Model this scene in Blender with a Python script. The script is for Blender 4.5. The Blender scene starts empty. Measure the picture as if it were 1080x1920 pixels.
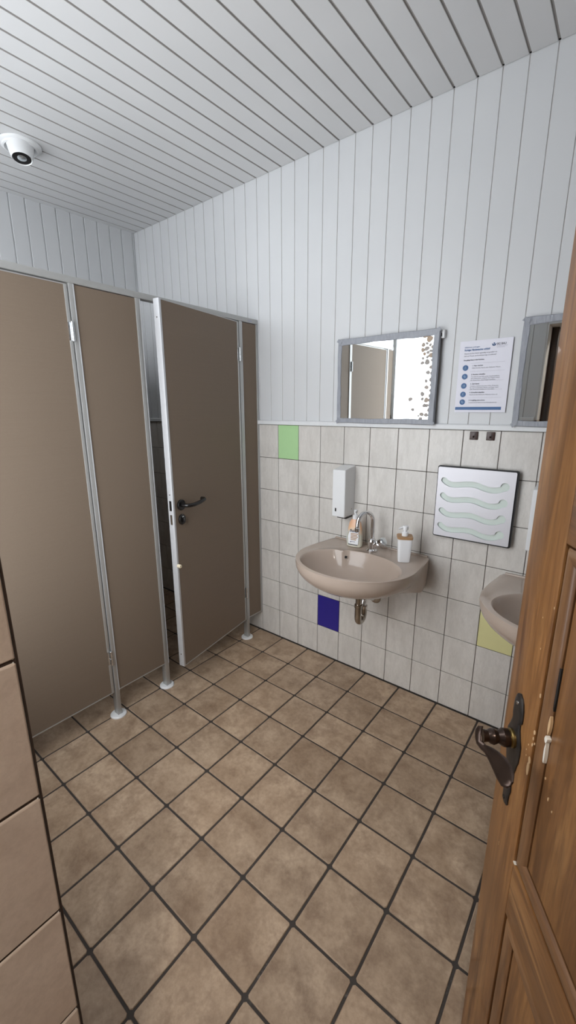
import bpy, bmesh, math, random
from mathutils import Vector, Matrix
random.seed(7)
PI = math.pi
sc = bpy.context.scene
C = sc.collection
R = math.radians

# ------------------------------------------------------------------ materials
class NT:
    def __init__(s, name):
        s.m = bpy.data.materials.new(name); s.m.use_nodes = True
        s.t = s.m.node_tree; s.t.nodes.clear()
        s.out = s.n('ShaderNodeOutputMaterial')
        s.b = s.n('ShaderNodeBsdfPrincipled')
        s.l(s.b.outputs[0], s.out.inputs[0])
    def n(s, t, **k):
        n = s.t.nodes.new(t)
        for a, v in k.items():
            if a.startswith('i_'):
                n.inputs[a[2:].replace('_', ' ')].default_value = v
            else: setattr(n, a, v)
        return n
    def l(s, a, b): s.t.links.new(a, b)
    def coord(s, scale=(1, 1, 1), loc=(0, 0, 0), kind='Object'):
        tc = s.n('ShaderNodeTexCoord'); mp = s.n('ShaderNodeMapping')
        mp.inputs['Scale'].default_value = scale; mp.inputs['Location'].default_value = loc
        s.l(tc.outputs[kind], mp.inputs[0]); return mp.outputs[0]
    def noise(s, vec, scale, detail=3, rough=.5, dist=0):
        n = s.n('ShaderNodeTexNoise'); n.inputs['Scale'].default_value = scale
        n.inputs['Detail'].default_value = detail; n.inputs['Roughness'].default_value = rough
        n.inputs['Distortion'].default_value = dist
        s.l(vec, n.inputs['Vector']); return n.outputs[0]
    def ramp(s, fac, stops):
        r = s.n('ShaderNodeValToRGB'); e = r.color_ramp.elements
        while len(e) < len(stops): e.new(.5)
        for k, (p, c) in enumerate(stops):
            e[k].position = p; e[k].color = (*c, 1) if len(c) == 3 else c
        s.l(fac, r.inputs[0]); return r.outputs[0]
    def mix(s, fac, a, b, mode='MIX'):
        m = s.n('ShaderNodeMix', data_type='RGBA', blend_type=mode)
        for i, v in ((0, fac), (6, a), (7, b)):
            if hasattr(v, 'links') or hasattr(v, 'is_linked'): s.l(v, m.inputs[i])
            else: m.inputs[i].default_value = v if i == 0 else (*v, 1)
        return m.outputs[2]
    def math(s, op, a, b=0.0):
        m = s.n('ShaderNodeMath', operation=op)
        for i, v in ((0, a), (1, b)):
            if hasattr(v, 'is_linked'): s.l(v, m.inputs[i])
            else: m.inputs[i].default_value = v
        return m.outputs[0]
    def bump(s, h, strength=.2, dist=.002):
        b = s.n('ShaderNodeBump'); b.inputs['Strength'].default_value = strength
        b.inputs['Distance'].default_value = dist
        s.l(h, b.inputs['Height']); s.l(b.outputs[0], s.b.inputs['Normal'])
    def set(s, col=None, rough=None, metal=None, **k):
        if col is not None:
            if hasattr(col, 'is_linked'): s.l(col, s.b.inputs['Base Color'])
            else: s.b.inputs['Base Color'].default_value = (*col, 1)
        if rough is not None:
            if hasattr(rough, 'is_linked'): s.l(rough, s.b.inputs['Roughness'])
            else: s.b.inputs['Roughness'].default_value = rough
        if metal is not None: s.b.inputs['Metallic'].default_value = metal
        for a, v in k.items(): s.b.inputs[a.replace('_', ' ')].default_value = v
        return s.m

def simple(name, col, rough=.5, metal=0, var=.06, scale=30, **k):
    t = NT(name)
    f = t.noise(t.coord(), scale, 3)
    c = t.mix(f, [max(0, x*(1-var)) for x in col], [min(1, x*(1+var)) for x in col])
    return t.set(c, rough, metal, **k)

M = {}
# painted boards
t = NT('painted_boards')
v = t.coord((3, 3, 3)); big = t.noise(v, 1.2, 2)
fine = t.noise(t.coord((90, 90, 4)), 2.0, 3)
c = t.mix(big, (.60, .612, .628), (.655, .665, .675))
t.bump(fine, .10, .001)
M['boards'] = t.set(c, .42)
t = NT('painted_ceiling_boards')
big = t.noise(t.coord((3, 3, 3)), 1.2, 2)
fine = t.noise(t.coord((90, 4, 90)), 2.0, 3)
t.bump(fine, .10, .001)
M['ceil'] = t.set(t.mix(big, (.64, .645, .652), (.70, .704, .708)), .45)
M['gap'] = simple('board_gap', (.035, .032, .03), .9)
M['groove_ceil_shade'] = simple('ceiling_groove_shade', (.40, .385, .37), .7)  # darker than the boards: groove shade deepened in the colour
M['groove'] = simple('board_groove', (.60, .595, .59), .6)
M['plaster'] = simple('plaster', (.62, .61, .59), .85)
M['white_paint'] = simple('white_trim_paint', (.72, .735, .75), .4)

def tile_mat(name, c1, c2, dark, rough, island=.10, scale=7, stretch=(1, 1, 1), bumpy=.1, amount=.5):
    t = NT(name)
    geo = t.n('ShaderNodeNewGeometry')
    tc = t.n('ShaderNodeTexCoord')
    off = t.n('ShaderNodeVectorMath', operation='MULTIPLY_ADD')
    comb = t.n('ShaderNodeCombineXYZ')
    r = geo.outputs['Random Per Island']
    for i in range(3): t.l(r, comb.inputs[i])
    t.l(comb.outputs[0], off.inputs[0]); off.inputs[1].default_value = (37, 53, 71)
    mp = t.n('ShaderNodeMapping'); mp.inputs['Scale'].default_value = stretch
    t.l(tc.outputs['Object'], mp.inputs[0]); t.l(mp.outputs[0], off.inputs[2])
    vec = off.outputs[0]
    n1 = t.noise(vec, scale, 5, .62, .6)
    n2 = t.noise(vec, scale*3.2, 6, .7, .2)
    n3 = t.noise(vec, scale*16, 4, .7)
    col = t.mix(t.ramp(n1, [(.32, (0, 0, 0)), (.68, (1, 1, 1))]), c1, c2)
    col = t.mix(t.math('MULTIPLY', t.ramp(n2, [(.45, (0, 0, 0)), (.75, (1, 1, 1))]), amount), col, dark)
    col = t.mix(t.math('MULTIPLY', t.ramp(n3, [(.40, (0, 0, 0)), (.70, (1, 1, 1))]), .28), col, dark)
    hs = t.n('ShaderNodeHueSaturation')
    val = t.math('ADD', t.math('MULTIPLY', r, island), 1 - island/2)
    t.l(val, hs.inputs['Value']); t.l(col, hs.inputs['Color'])
    t.bump(n2, bumpy, .002)
    return t.set(hs.outputs[0], rough)
M['wall_tile'] = tile_mat('marbled_wall_tile', (.61, .585, .55), (.72, .695, .66), (.47, .445, .415), .28, .05, 5, (3.2, 3.2, .9), .04, .45)
M['floor_tile'] = tile_mat('brown_floor_tile', (.328, .228, .149), (.53, .398, .281), (.145, .084, .049), .48, .18, 4.5, (1, 1, 1), .45, .68)
M['reveal_tile'] = tile_mat('beige_reveal_tile', (.60, .49, .405), (.68, .57, .48), (.42, .33, .265), .35, .08, 6, (1, 1, 1), .12, .5)
M['grout_wall'] = simple('wall_grout', (.11, .095, .085), .9, var=.25)
t = NT('floor_grout')
n = t.noise(t.coord(), 9, 5, .7)
wear = t.ramp(t.noise(t.coord(loc=(4, 2, 0)), 26, 5, .8), [(.60, (0, 0, 0)), (.72, (1, 1, 1))])
c = t.mix(n, (.030, .023, .020), (.060, .050, .043))
c = t.mix(t.math('MULTIPLY', wear, .5), c, (.24, .22, .20))
M['grout_floor'] = t.set(c, .8)
M['grout_brown'] = simple('dark_brown_grout', (.040, .024, .016), .9, var=.3)
M['green'] = simple('green_tile_glaze', (.42, .66, .34), .3, var=.03)
M['blue'] = simple('blue_tile_glaze', (.026, .019, .24), .3, var=.08)
M['yellow'] = simple('yellow_tile_glaze', (.74, .71, .36), .3, var=.03)

# laminate
t = NT('taupe_laminate')
wv = t.noise(t.coord((1, 260, 260)), 3, 2); wv2 = t.noise(t.coord((1, 1, 1)), 320, 2)
c = t.mix(t.math('MULTIPLY', t.math('ADD', wv, wv2), .5), (.170, .129, .096), (.210, .163, .123))
t.bump(wv2, .06, .0005)
M['laminate'] = t.set(c, .5, Specular_IOR_Level=.2)
t = NT('anodised_aluminium')
n = t.noise(t.coord((60, 60, 2)), 6, 3)
t.l(t.math('ADD', t.math('MULTIPLY', n, .15), .28), t.b.inputs['Roughness'])
M['alu'] = t.set((.44, .44, .43), None, .45)
M['alu_light'] = simple('light_edge_profile', (.56, .57, .59), .38, .25)
M['steel'] = simple('zinc_steel', (.66, .68, .70), .25, 1)
M['chrome'] = simple('chrome', (.78, .78, .79), .08, 1, var=.02)
M['nickel'] = simple('aged_chrome', (.42, .39, .35), .2, 1, var=.2)
M['black'] = simple('black_plastic', (.008, .007, .007), .25)
M['black_soft'] = simple('black_rubber', (.012, .012, .013), .6)
M['white_pl'] = simple('white_plastic', (.76, .77, .78), .3, var=.02)
M['white_gl'] = simple('white_gloss_plastic', (.86, .87, .89), .18, var=.01)
M['cream'] = simple('cream_plastic', (.72, .63, .47), .4)
t = NT('beige_ceramic')
n = t.noise(t.coord(), 8, 3)
c = t.mix(n, (.45, .365, .305), (.50, .41, .35))
M['ceramic'] = t.set(c, .13)
M['hole'] = simple('dark_hole', (.01, .008, .007), .8)
t = NT('mirror_glass'); M['mirror'] = t.set((.80, .83, .83), 0.0, 1.0)
t = NT('duct_tape')
n = t.noise(t.coord((40, 40, 9)), 3, 4); n2 = t.noise(t.coord(), 500, 1)
t.bump(n, .5, .004)
M['tape'] = t.set(t.mix(n, (.22, .235, .27), (.36, .375, .415)), .38)
t = NT('worn_silvering')
geo = t.n('ShaderNodeNewGeometry')
oi = t.n('ShaderNodeObjectInfo')
c = t.ramp(oi.outputs['Random'], [(0, (.30, .28, .26)), (.6, (.38, .34, .31)), (1, (.42, .30, .20))])
M['spots'] = t.set(c, .5)
M['spot_rim'] = simple('worn_silvering_rim', (.11, .10, .095), .5)
M['paper'] = simple('paper', (.78, .78, .86), .6, var=.01)
M['ink_blue'] = simple('blue_print', (.035, .12, .30), .5)
M['ink_light'] = simple('light_blue_print', (.28, .44, .66), .5)
M['ink_dark'] = simple('dark_print', (.10, .10, .13), .6)
M['ink_grey'] = simple('grey_print', (.40, .40, .46), .6)
t = NT('brushed_aluminium')
n = t.noise(t.coord((2, 200, 400)), 2, 3)
t.l(t.math('ADD', t.math('MULTIPLY', n, .1), .40), t.b.inputs['Roughness'])
M['brushed'] = t.set((.60, .595, .63), None, .45)
M['frost'] = simple('frosted_green_glass', (.66, .75, .70), .35, var=.04)
M['brown_plastic'] = simple('dark_brown_plastic', (.045, .016, .012), .35)
M['bamboo'] = simple('bamboo', (.40, .23, .11), .5, var=.2)
M['lamp_glass'] = simple('silvered_bulb', (.75, .80, .84), .12, .85)
M['lever'] = simple('antique_bronze', (.060, .040, .032), .28, .75, var=.4)
M['iron'] = simple('blackened_iron', (.045, .040, .038), .40, .6, var=.4, scale=60)
M['brass'] = simple('worn_brass', (.20, .14, .05), .35, .9)

def wood(name, axis, base=((.100, .040, .012), (.275, .122, .039), (.43, .215, .074)), rough=.42, seed=0):
    t = NT(name)
    s = [1, 1, 1]
    st = {0: (1.3, 16, 16), 1: (16, 1.3, 16), 2: (16, 16, 1.3)}[axis]
    vec = t.coord(st, (seed, seed*2, seed))
    n1 = t.noise(vec, 1.6, 5, .6, 1.1)
    n2 = t.noise(t.coord(tuple(x*3 for x in st)), 2.4, 4, .7)
    n4 = t.noise(t.coord((2, 2, 2), (seed*3, 0, seed)), 2.0, 3)
    col = t.ramp(n1, [(.30, base[0]), (.50, base[1]), (.68, base[2])])
    col = t.mix(t.math('MULTIPLY', t.ramp(n2, [(.45, (0, 0, 0)), (.72, (1, 1, 1))]), .6), col, base[0])
    col = t.mix(t.math('MULTIPLY', t.ramp(n4, [(.40, (0, 0, 0)), (.62, (1, 1, 1))]), .45), col, tuple(x*.62 for x in base[1]))
    # knots
    vor = t.n('ShaderNodeTexVoronoi'); vor.inputs['Scale'].default_value = 3.1
    kv = {0: (.6, 1.6, 1.6), 1: (1.6, .6, 1.6), 2: (1.6, 1.6, .6)}[axis]
    t.l(t.coord(kv, (seed+1.3, seed, .4)), vor.inputs['Vector'])
    k = t.ramp(vor.outputs['Distance'], [(.05, (1, 1, 1)), (.17, (0, 0, 0))])
    col = t.mix(t.math('MULTIPLY', k, .75), col, (.05, .02, .008))
    t.bump(n2, .15, .001)
    t.set(col, rough); t.b.inputs['Coat Weight'].default_value = .15
    return t.m
M['wood_v'] = wood('pine_vertical', 2, seed=.2)
M['wood_h'] = wood('pine_horizontal', 0, seed=1.7)
M['wood_p'] = wood('pine_panel', 2, seed=3.1)
M['wood_bead'] = wood('pine_bead', 2, ((.11, .050, .021), (.24, .118, .050), (.34, .18, .080)), seed=5)
M['wood_bead_h'] = wood('pine_bead_horizontal', 0, ((.11, .050, .021), (.24, .118, .050), (.34, .18, .080)), seed=6)
M['wood_dark'] = wood('dark_stained_wood', 2, ((.02, .009, .004), (.040, .018, .009), (.065, .030, .015)), .4, 8)
M['groove_wood'] = simple('wood_groove', (.030, .013, .007), .7)
M['raw_wood'] = simple('bare_chipped_wood', (.62, .42, .23), .8, var=.15)
M['filler'] = simple('white_filler', (.80, .76, .68), .8, var=.1)
t = NT('daylit_frosted_glass')
t.set((.9, .95, 1), .4)
t.b.inputs['Emission Color'].default_value = (.93, .965, 1, 1)
WIN = t.b.inputs['Emission Strength']; WIN.default_value = 4.5
M['window'] = t.m
t = NT('fill_lamp_cover'); t.set((.9, .9, .88), .4)  # glowing cover of the added corridor fill lamp
t.b.inputs['Emission Color'].default_value = (1, .93, .84, 1)
FILL_LAMP = t.b.inputs['Emission Strength']; FILL_LAMP.default_value = 75.0
M['lit'] = t.m
# bottle body: cream below, orange towards the shoulder
t = NT('soap_liquid_bottle')
tc = t.n('ShaderNodeTexCoord'); sp = t.n('ShaderNodeSeparateXYZ'); t.l(tc.outputs['Object'], sp.inputs[0])
wob = t.math('ADD', sp.outputs['Z'], t.math('MULTIPLY', t.noise(t.coord(), 14, 2), .05))
c = t.ramp(wob, [(.09, (.70, .68, .57)), (.125, (.80, .50, .31)), (.17, (.78, .46, .30))])
M['soap_bottle'] = t.set(c, .25)

# ------------------------------------------------------------------ mesh helpers
class MB:
    def __init__(s): s.b = bmesh.new(); s.mats = []
    def mi(s, m):
        m = M[m] if isinstance(m, str) else m
        if m not in s.mats: s.mats.append(m)
        return s.mats.index(m)
    def box(s, x0, x1, y0, y1, z0, z1, mat, bev=0, seg=2):
        r = bmesh.ops.create_cube(s.b, size=1)
        vs = r['verts']
        for v in vs:
            v.co = Vector(((x0+x1)/2 + v.co.x*(x1-x0), (y0+y1)/2 + v.co.y*(y1-y0), (z0+z1)/2 + v.co.z*(z1-z0)))
        i = s.mi(mat)
        fs = set(f for v in vs for f in v.link_faces)
        for f in fs: f.material_index = i
        if bev:
            es = set(e for f in fs for e in f.edges)
            r = bmesh.ops.bevel(s.b, geom=list(es), offset=bev, segments=seg, affect='EDGES', profile=.5)
            for f in r['faces']: f.material_index = i
        return s
    def loft(s, rings, mat, cap0=True, cap1=True, closed=True, mats=None):
        vr = [[s.b.verts.new(p) for p in r] for r in rings]
        n = len(vr[0]); i = s.mi(mat)
        for k in range(len(vr)-1):
            mm = s.mi(mats[k]) if mats else i
            for j in range(n if closed else n-1):
                a, b = vr[k][j], vr[k][(j+1) % n]; c, d = vr[k+1][(j+1) % n], vr[k+1][j]
                f = s.b.faces.new((a, b, c, d)); f.material_index = mm
        if cap0 and closed: f = s.b.faces.new(vr[0][::-1]); f.material_index = s.mi(mats[0]) if mats else i
        if cap1 and closed: f = s.b.faces.new(vr[-1]); f.material_index = s.mi(mats[-1]) if mats else i
        return s
    def tube(s, pts, rad, mat, n=16, caps=True, flat=1.0):
        pts = [Vector(p) for p in pts]
        if not hasattr(rad, '__len__'): rad = [rad]*len(pts)
        rings = []; up = None
        for k, p in enumerate(pts):
            d = (pts[min(k+1, len(pts)-1)] - pts[max(k-1, 0)]).normalized()
            if up is None:
                up = Vector((0, 0, 1)) if abs(d.z) < .9 else Vector((0, 1, 0))
            x = d.cross(up).normalized(); y = x.cross(d).normalized(); up = y
            rings.append([p + (x*math.cos(2*PI*j/n) + y*math.sin(2*PI*j/n)*flat)*rad[k] for j in range(n)])
        return s.loft(rings, mat, caps, caps)
    def lathe(s, prof, mat, n=40, mats=None, at=(0, 0, 0), axis=None, sx=1, sy=1):
        """prof: (r,z) pairs revolved round z, or round an axis vector from at"""
        Q = Matrix.Identity(3)
        if axis is not None: Q = Vector((0, 0, 1)).rotation_difference(Vector(axis)).to_matrix()
        rings = [[Vector(at) + Q @ Vector((max(r, 1e-5)*math.cos(2*PI*j/n)*sx, max(r, 1e-5)*math.sin(2*PI*j/n)*sy, z)) for j in range(n)] for r, z in prof]
        return s.loft(rings, mat, True, True, mats=mats)
    def prism(s, poly, a, b, mat, plane='xz'):
        """flat outline given thickness; plane xz -> thickness along y from a to b"""
        def P(u, v, w):
            return {'xz': (u, w, v), 'xy': (u, v, w), 'yz': (w, u, v)}[plane]
        return s.loft([[P(u, v, a) for u, v in poly], [P(u, v, b) for u, v in poly]], mat)
    def text(s, body, size, mat, org, ux=(1, 0, 0), uz=(0, 0, 1), align='LEFT', depth=.0, bold=0, width=None):
        cu = bpy.data.curves.new('t', 'FONT'); cu.body = body; cu.size = size; cu.align_x = align
        cu.resolution_u = 2; cu.offset = bold
        o = bpy.data.objects.new('t', cu); C.objects.link(o)
        dg = bpy.context.evaluated_depsgraph_get(); dg.update()
        me = bpy.data.meshes.new_from_object(o.evaluated_get(dg))
        ux, uz, org = Vector(ux), Vector(uz), Vector(org); i = s.mi(mat); vs = []
        k = 1
        if width and len(me.vertices):
            w = max(v.co.x for v in me.vertices) - min(v.co.x for v in me.vertices); k = width/w if w else 1
        for v in me.vertices: vs.append(s.b.verts.new(org + ux*v.co.x*k + uz*v.co.y))
        for p in me.polygons:
            try: f = s.b.faces.new([vs[q] for q in p.vertices]); f.material_index = i
            except ValueError: pass
        bpy.data.objects.remove(o); bpy.data.curves.remove(cu); bpy.data.meshes.remove(me)
        return s
    def build(s, name, parent=None, loc=(0, 0, 0), rot=(0, 0, 0), smooth=True, norm=True, ang=32):
        if norm: bmesh.ops.recalc_face_normals(s.b, faces=s.b.faces)
        me = bpy.data.meshes.new(name); s.b.to_mesh(me); s.b.free()
        for m in s.mats: me.materials.append(m)
        if smooth:
            for p in me.polygons: p.use_smooth = True
            me.set_sharp_from_angle(angle=R(ang))
        o = bpy.data.objects.new(name, me); C.objects.link(o)
        o.location = loc; o.rotation_euler = rot
        if parent: o.parent = parent
        return o

def empty(name, loc, rz=0):
    o = bpy.data.objects.new(name, None); C.objects.link(o); o.location = loc; o.rotation_euler = (0, 0, rz)
    o.empty_display_size = .1; return o
def tag(o, label=None, cat=None, group=None, kind=None):
    if label: o['label'] = label
    if cat: o['category'] = cat
    if group: o['group'] = group
    if kind: o['kind'] = kind
    return o
def copy_tree(o, parent=None):
    c = o.copy(); C.objects.link(c); c.parent = parent
    for ch in [x for x in C.objects if x.parent == o]: copy_tree(ch, c)
    return c

def boards(mb, s0, s1, joint0, pitch, gw, gd, mat, fn, t0, t1, gmat=None):
    """tongue-and-groove boarding: profile across s, run along t; fn(s,t,d) -> xyz"""
    i = mb.mi(mat); gi = mb.mi(gmat or mat)
    js = []; k = math.ceil((s0 - joint0)/pitch)
    while joint0 + k*pitch < s1:
        j = joint0 + k*pitch
        if j - gw > s0 and j + gw < s1: js.append(j)
        k += 1
    prof = [(s0, 0, i)]
    for j in js:
        prof += [(j-gw/2-.0012, 0, i), (j-gw/2, .0008, i), (j-gw/2+gw*.12, gd, gi), (j+gw/2-gw*.12, gd, gi), (j+gw/2, .0008, gi), (j+gw/2+.0012, 0, i)]
    prof.append((s1, 0, i))
    a = [mb.b.verts.new(fn(s, t0, d)) for s, d, _ in prof]
    b = [mb.b.verts.new(fn(s, t1, d)) for s, d, _ in prof]
    for k in range(len(prof)-1):
        m = prof[k+1][2]
        f = mb.b.faces.new((a[k], a[k+1], b[k+1], b[k])); f.material_index = m

def tiles(mb, sl, tl, gap, bev, depth, fn, mat, grout, skip=(), cr=.0012):
    """cushion-edged tiles between joint lines sl, tl; fn(s,t,d) with d = depth below the face"""
    i = mb.mi(mat); g = mb.mi(grout)
    for a in range(len(sl)-1):
        for b in range(len(tl)-1):
            if (a, b) in skip: continue
            s0, s1, t0, t1 = sl[a]+gap/2, sl[a+1]-gap/2, tl[b]+gap/2, tl[b+1]-gap/2
            if s1-s0 < .004 or t1-t0 < .004: continue
            rr = []
            for e, d in ((0, depth), (0, bev), (bev*.35, bev*.3), (bev, 0)):
                c = min(cr, (s1-s0)/4, (t1-t0)/4)
                S0, S1, T0, T1 = s0+e, s1-e, t0+e, t1-e
                c = max(.0005, c-e*.5)
                pts = [(S0+c, T0), (S1-c, T0), (S1, T0+c), (S1, T1-c), (S1-c, T1), (S0+c, T1), (S0, T1-c), (S0, T0+c)]
                rr.append([mb.b.verts.new(fn(s, t, d)) for s, t in pts])
            for k in range(3):
                for j in range(8):
                    f = mb.b.faces.new((rr[k][j], rr[k][(j+1) % 8], rr[k+1][(j+1) % 8], rr[k+1][j])); f.material_index = i
            f = mb.b.faces.new(rr[3]); f.material_index = i
    q = [mb.b.verts.new(fn(s, t, depth*.45)) for s, t in ((sl[0], tl[0]), (sl[-1], tl[0]), (sl[-1], tl[-1]), (sl[0], tl[-1]))]
    f = mb.b.faces.new(q); f.material_index = g

def orient(mb, toward):
    """flip faces so they look at a point inside the room"""
    toward = Vector(toward); mb.b.normal_update()
    for f in mb.b.faces:
        if f.normal.dot(toward - f.calc_center_median()) < 0: f.normal_flip()

# ------------------------------------------------------------------ the room
XB, XF = -1.16, 2.42          # wall behind the cubicles, wall behind the wooden door
YL = -1.79                    # room face of the wall with window and doorway
YC = -3.35                    # far wall of the corridor
ZC = 2.679
JX0, JX1 = 1.23, 2.05         # doorway
def zc(y): return ZC + .02*y

def lines(o, p, a, b):
    k0 = math.ceil((a-o)/p + 1e-6); out = [a]; k = k0
    while o + k*p < b - 1e-6:
        out.append(o+k*p); k += 1
    return out + [b]
ROWS = [0, .189, .389, .589, .789, .989, 1.189, 1.387]
TW, PITCH = .1509, .0865

# floor
mb = MB(); mb.box(XB-.02, XF+.02, YC, .02, -.12, -.0055, 'grout_floor')
tiles(mb, lines(.1819, .2041, XB, XF), lines(-.0061, .2021, YC, 0), .0076, .0022, .006, lambda s, t, d: (s, t, -d), 'floor_tile', 'grout_floor', cr=.005)
floor = tag(mb.build('floor', norm=False, ang=3), kind='structure')

# ceiling
mb = MB()
boards(mb, XB, XF, .0108, PITCH, .0085, .006, 'ceil', lambda s, t, d: (s, t, zc(t)+d), YL, 0, 'groove_ceil_shade')
orient(mb, (.5, -.9, 1.3))
mb.prism([(YL-.3, zc(YL-.3)+.012), (0.15, zc(.15)+.012), (.15, 2.8), (YL-.3, 2.8)], XB-.12, XF+.12, 'gap', 'yz')
tag(mb.build('ceiling', norm=False, ang=3), kind='structure')

# right wall (washbasins)
mb = MB()
mb.box(XB-.12, XF+.12, .02, .16, 0, 2.75, 'plaster')
boards(mb, XB, XF, .0108, PITCH, .0042, .005, 'boards', lambda s, t, d: (s, .002+d*.7, t), 1.40, ZC+.004, 'groove')
cols = lines(0, TW, XB, XF)
def cell(x): return min(range(len(cols)), key=lambda k: abs(cols[k]-x))
accents = [(cell(TW), 6, 'green', 'pale green tile among beige ones'), (cell(3*TW), 1, 'blue', 'dark blue tile among beige ones'), (cell(9*TW), 2, 'yellow', 'pale yellow tile among beige ones')]
mb2 = MB()
tiles(mb, cols, ROWS, .0030, .0012, .006, lambda s, t, d: (s, d, t), 'wall_tile', 'grout_wall', skip=[(a, b) for a, b, _, _ in accents])
wall_right = tag(mb.build('wall_right', norm=False, ang=3), kind='structure')
for a, b, m, lab in accents:
    q = MB(); tiles(q, cols[a:a+2], ROWS[b:b+2], .0030, .0012, .006, lambda s, t, d: (s, d, t), m, 'grout_wall')
    o = q.build('accent_tile', wall_right, norm=False, ang=3); o['label'] = lab

def ledge(name, fn, a, b):
    m = MB()
    prof = [(0, 1.388), (.015, 1.388), (.017, 1.390), (.017, 1.407), (.014, 1.411), (0, 1.411)]
    m.loft([[fn(a, d, z) for d, z in prof], [fn(b, d, z) for d, z in prof]], 'white_paint')
    return tag(m.build(name), kind='structure')
ledge('trim_1', lambda s, d, z: (s, .002-d, z), XB, XF)

# wall behind the cubicles
mb = MB()
mb.box(XB-.14, XB-.02, YL-.3, .16, 0, 2.75, 'plaster')
boards(mb, YL, 0, -.0095, PITCH, .0075, .006, 'boards', lambda s, t, d: (XB-d, s, t), 1.40, ZC+.004, 'boards')
tiles(mb, lines(0, TW, YL, 0), ROWS, .003, .0012, .006, lambda s, t, d: (XB-d, s, t), 'wall_tile', 'grout_wall')
tag(mb.build('wall_back', norm=False, ang=3), kind='structure')
ledge('trim_2', lambda s, d, z: (XB+d, s, z), YL, 0)

# wall behind the wooden door
mb = MB()
mb.box(XF+.02, XF+.14, YC-.1, .16, 0, 2.75, 'plaster')
boards(mb, YL, 0, -.03, PITCH, .005, .005, 'boards', lambda s, t, d: (XF+d, s, t), 1.40, ZC+.004, 'groove')
tiles(mb, lines(0, TW, YL, 0), ROWS, .003, .0012, .006, lambda s, t, d: (XF+d, s, t), 'wall_tile', 'grout_wall')
tag(mb.build('wall_front', norm=False, ang=3), kind='structure')

# wall with the windows and the doorway
WINS = [(-1.10, -.006, 1.60, 2.45), (.002, 1.09, .589, 2.40)]
ZD = 2.06
mb = MB()
yo, yi = YL-.24, YL-.02
for x0, x1, z0, z1 in ((XB, WINS[0][0], 0, 2.75), (WINS[0][1], WINS[1][0], 0, 2.75), (WINS[1][1], JX0-.02, 0, 2.75), (JX0-.02, JX1+.02, ZD+.02, 2.75), (JX1+.02, XF+.02, 0, 2.75)):
    mb.box(x0, x1, yo, yi, z0, z1, 'plaster')
for x0, x1, z0, z1 in WINS:
    mb.box(x0, x1, yo, yi, 0, z0, 'plaster'); mb.box(x0, x1, yo, yi, z1, 2.75, 'plaster')
fw = lambda s, t, d: (s, YL-d, t)
for a, b, z in ((XB, WINS[0][0], 1.40), (WINS[0][0], WINS[0][1], WINS[0][3]), (WINS[0][1], WINS[1][0], 1.40), (WINS[1][0], WINS[1][1], WINS[1][3]), (WINS[1][1], JX0, 1.40), (JX0, JX1, ZD), (JX1, XF, 1.40)):
    boards(mb, a, b, .0108, PITCH, .005, .005, 'boards', fw, z, ZC, 'groove')
boards(mb, WINS[0][0], WINS[0][1], .0108, PITCH, .005, .005, 'boards', fw, 1.40, WINS[0][2], 'groove')
for a, b, rws in ((XB, WINS[0][1], ROWS), (WINS[0][1], WINS[1][0], ROWS), (WINS[1][0], WINS[1][1], [0, .189, .389, .589]), (WINS[1][1], JX0, ROWS), (JX1, XF, ROWS)):
    tiles(mb, lines(0, TW, a, b), rws, .003, .0012, .006, fw, 'wall_tile', 'grout_wall')
# reveal of the doorway, tiled beside the camera
RR = [0]+[-.011+.2*k for k in range(1, 11)]+[ZD]
tiles(mb, [YL-.24-.0, YL-.15, YL], [0, .189, .389, .589, .789, .989, 1.189, 1.389], .0048, .0026, .006, lambda s, t, d: (JX0-d, s, t), 'reveal_tile', 'grout_brown')
mb.box(JX0-.014, JX0-.0012, YL-.0045, YL+.0004, 0, 1.387, 'grout_brown')
mb.box(JX0-.02, JX0, YL-.24, YL-.002, 1.389, ZD+.02, 'plaster')
mb.box(JX1, JX1+.02, YL-.24, YL-.002, 0, ZD+.02, 'plaster')
mb.box(JX0, JX1, YL-.24, YL-.002, ZD, ZD+.02, 'plaster')
tag(mb.build('wall_left', norm=False, ang=3), kind='structure')
ledge('trim_3', lambda s, d, z: (s, YL+d-.002, z), XB, -.04)
ledge('trim_4', lambda s, d, z: (s, YL+d-.002, z), WINS[1][1]+.03, JX0-.018)
MB().box(JX0, JX0+.045, YL-.24, YL-.155, 0, ZD, 'wood_dark', .003).build('trim_5')['kind'] = 'structure'
MB().box(JX1-.045, JX1, YL-.24, YL-.155, 0, ZD, 'wood_dark', .003).build('trim_6')['kind'] = 'structure'

# windows
for nm, (x0, x1, WZ0, WZ1) in zip(('window_2', 'window_1'), WINS):
    mb = MB(); f = .014
    for a in ((x0, x0+f, WZ0, WZ1), (x1-f, x1, WZ0, WZ1), (x0+f, x1-f, WZ0, WZ0+f*1.5), (x0+f, x1-f, WZ1-f*1.5, WZ1)):
        mb.box(a[0], a[1], YL-.06, YL-.022, a[2], a[3], 'white_paint', .004)
    win = tag(mb.build(nm), kind='structure')
    MB().box(x0+f, x1-f, YL-.045, YL-.035, WZ0+f, WZ1-f, 'window').build('window_pane', win)
    MB().box(x0, x1, YL-.06, YL+.012, WZ0-.026, WZ0, 'white_paint', .004).build('window_sill', win)

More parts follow.
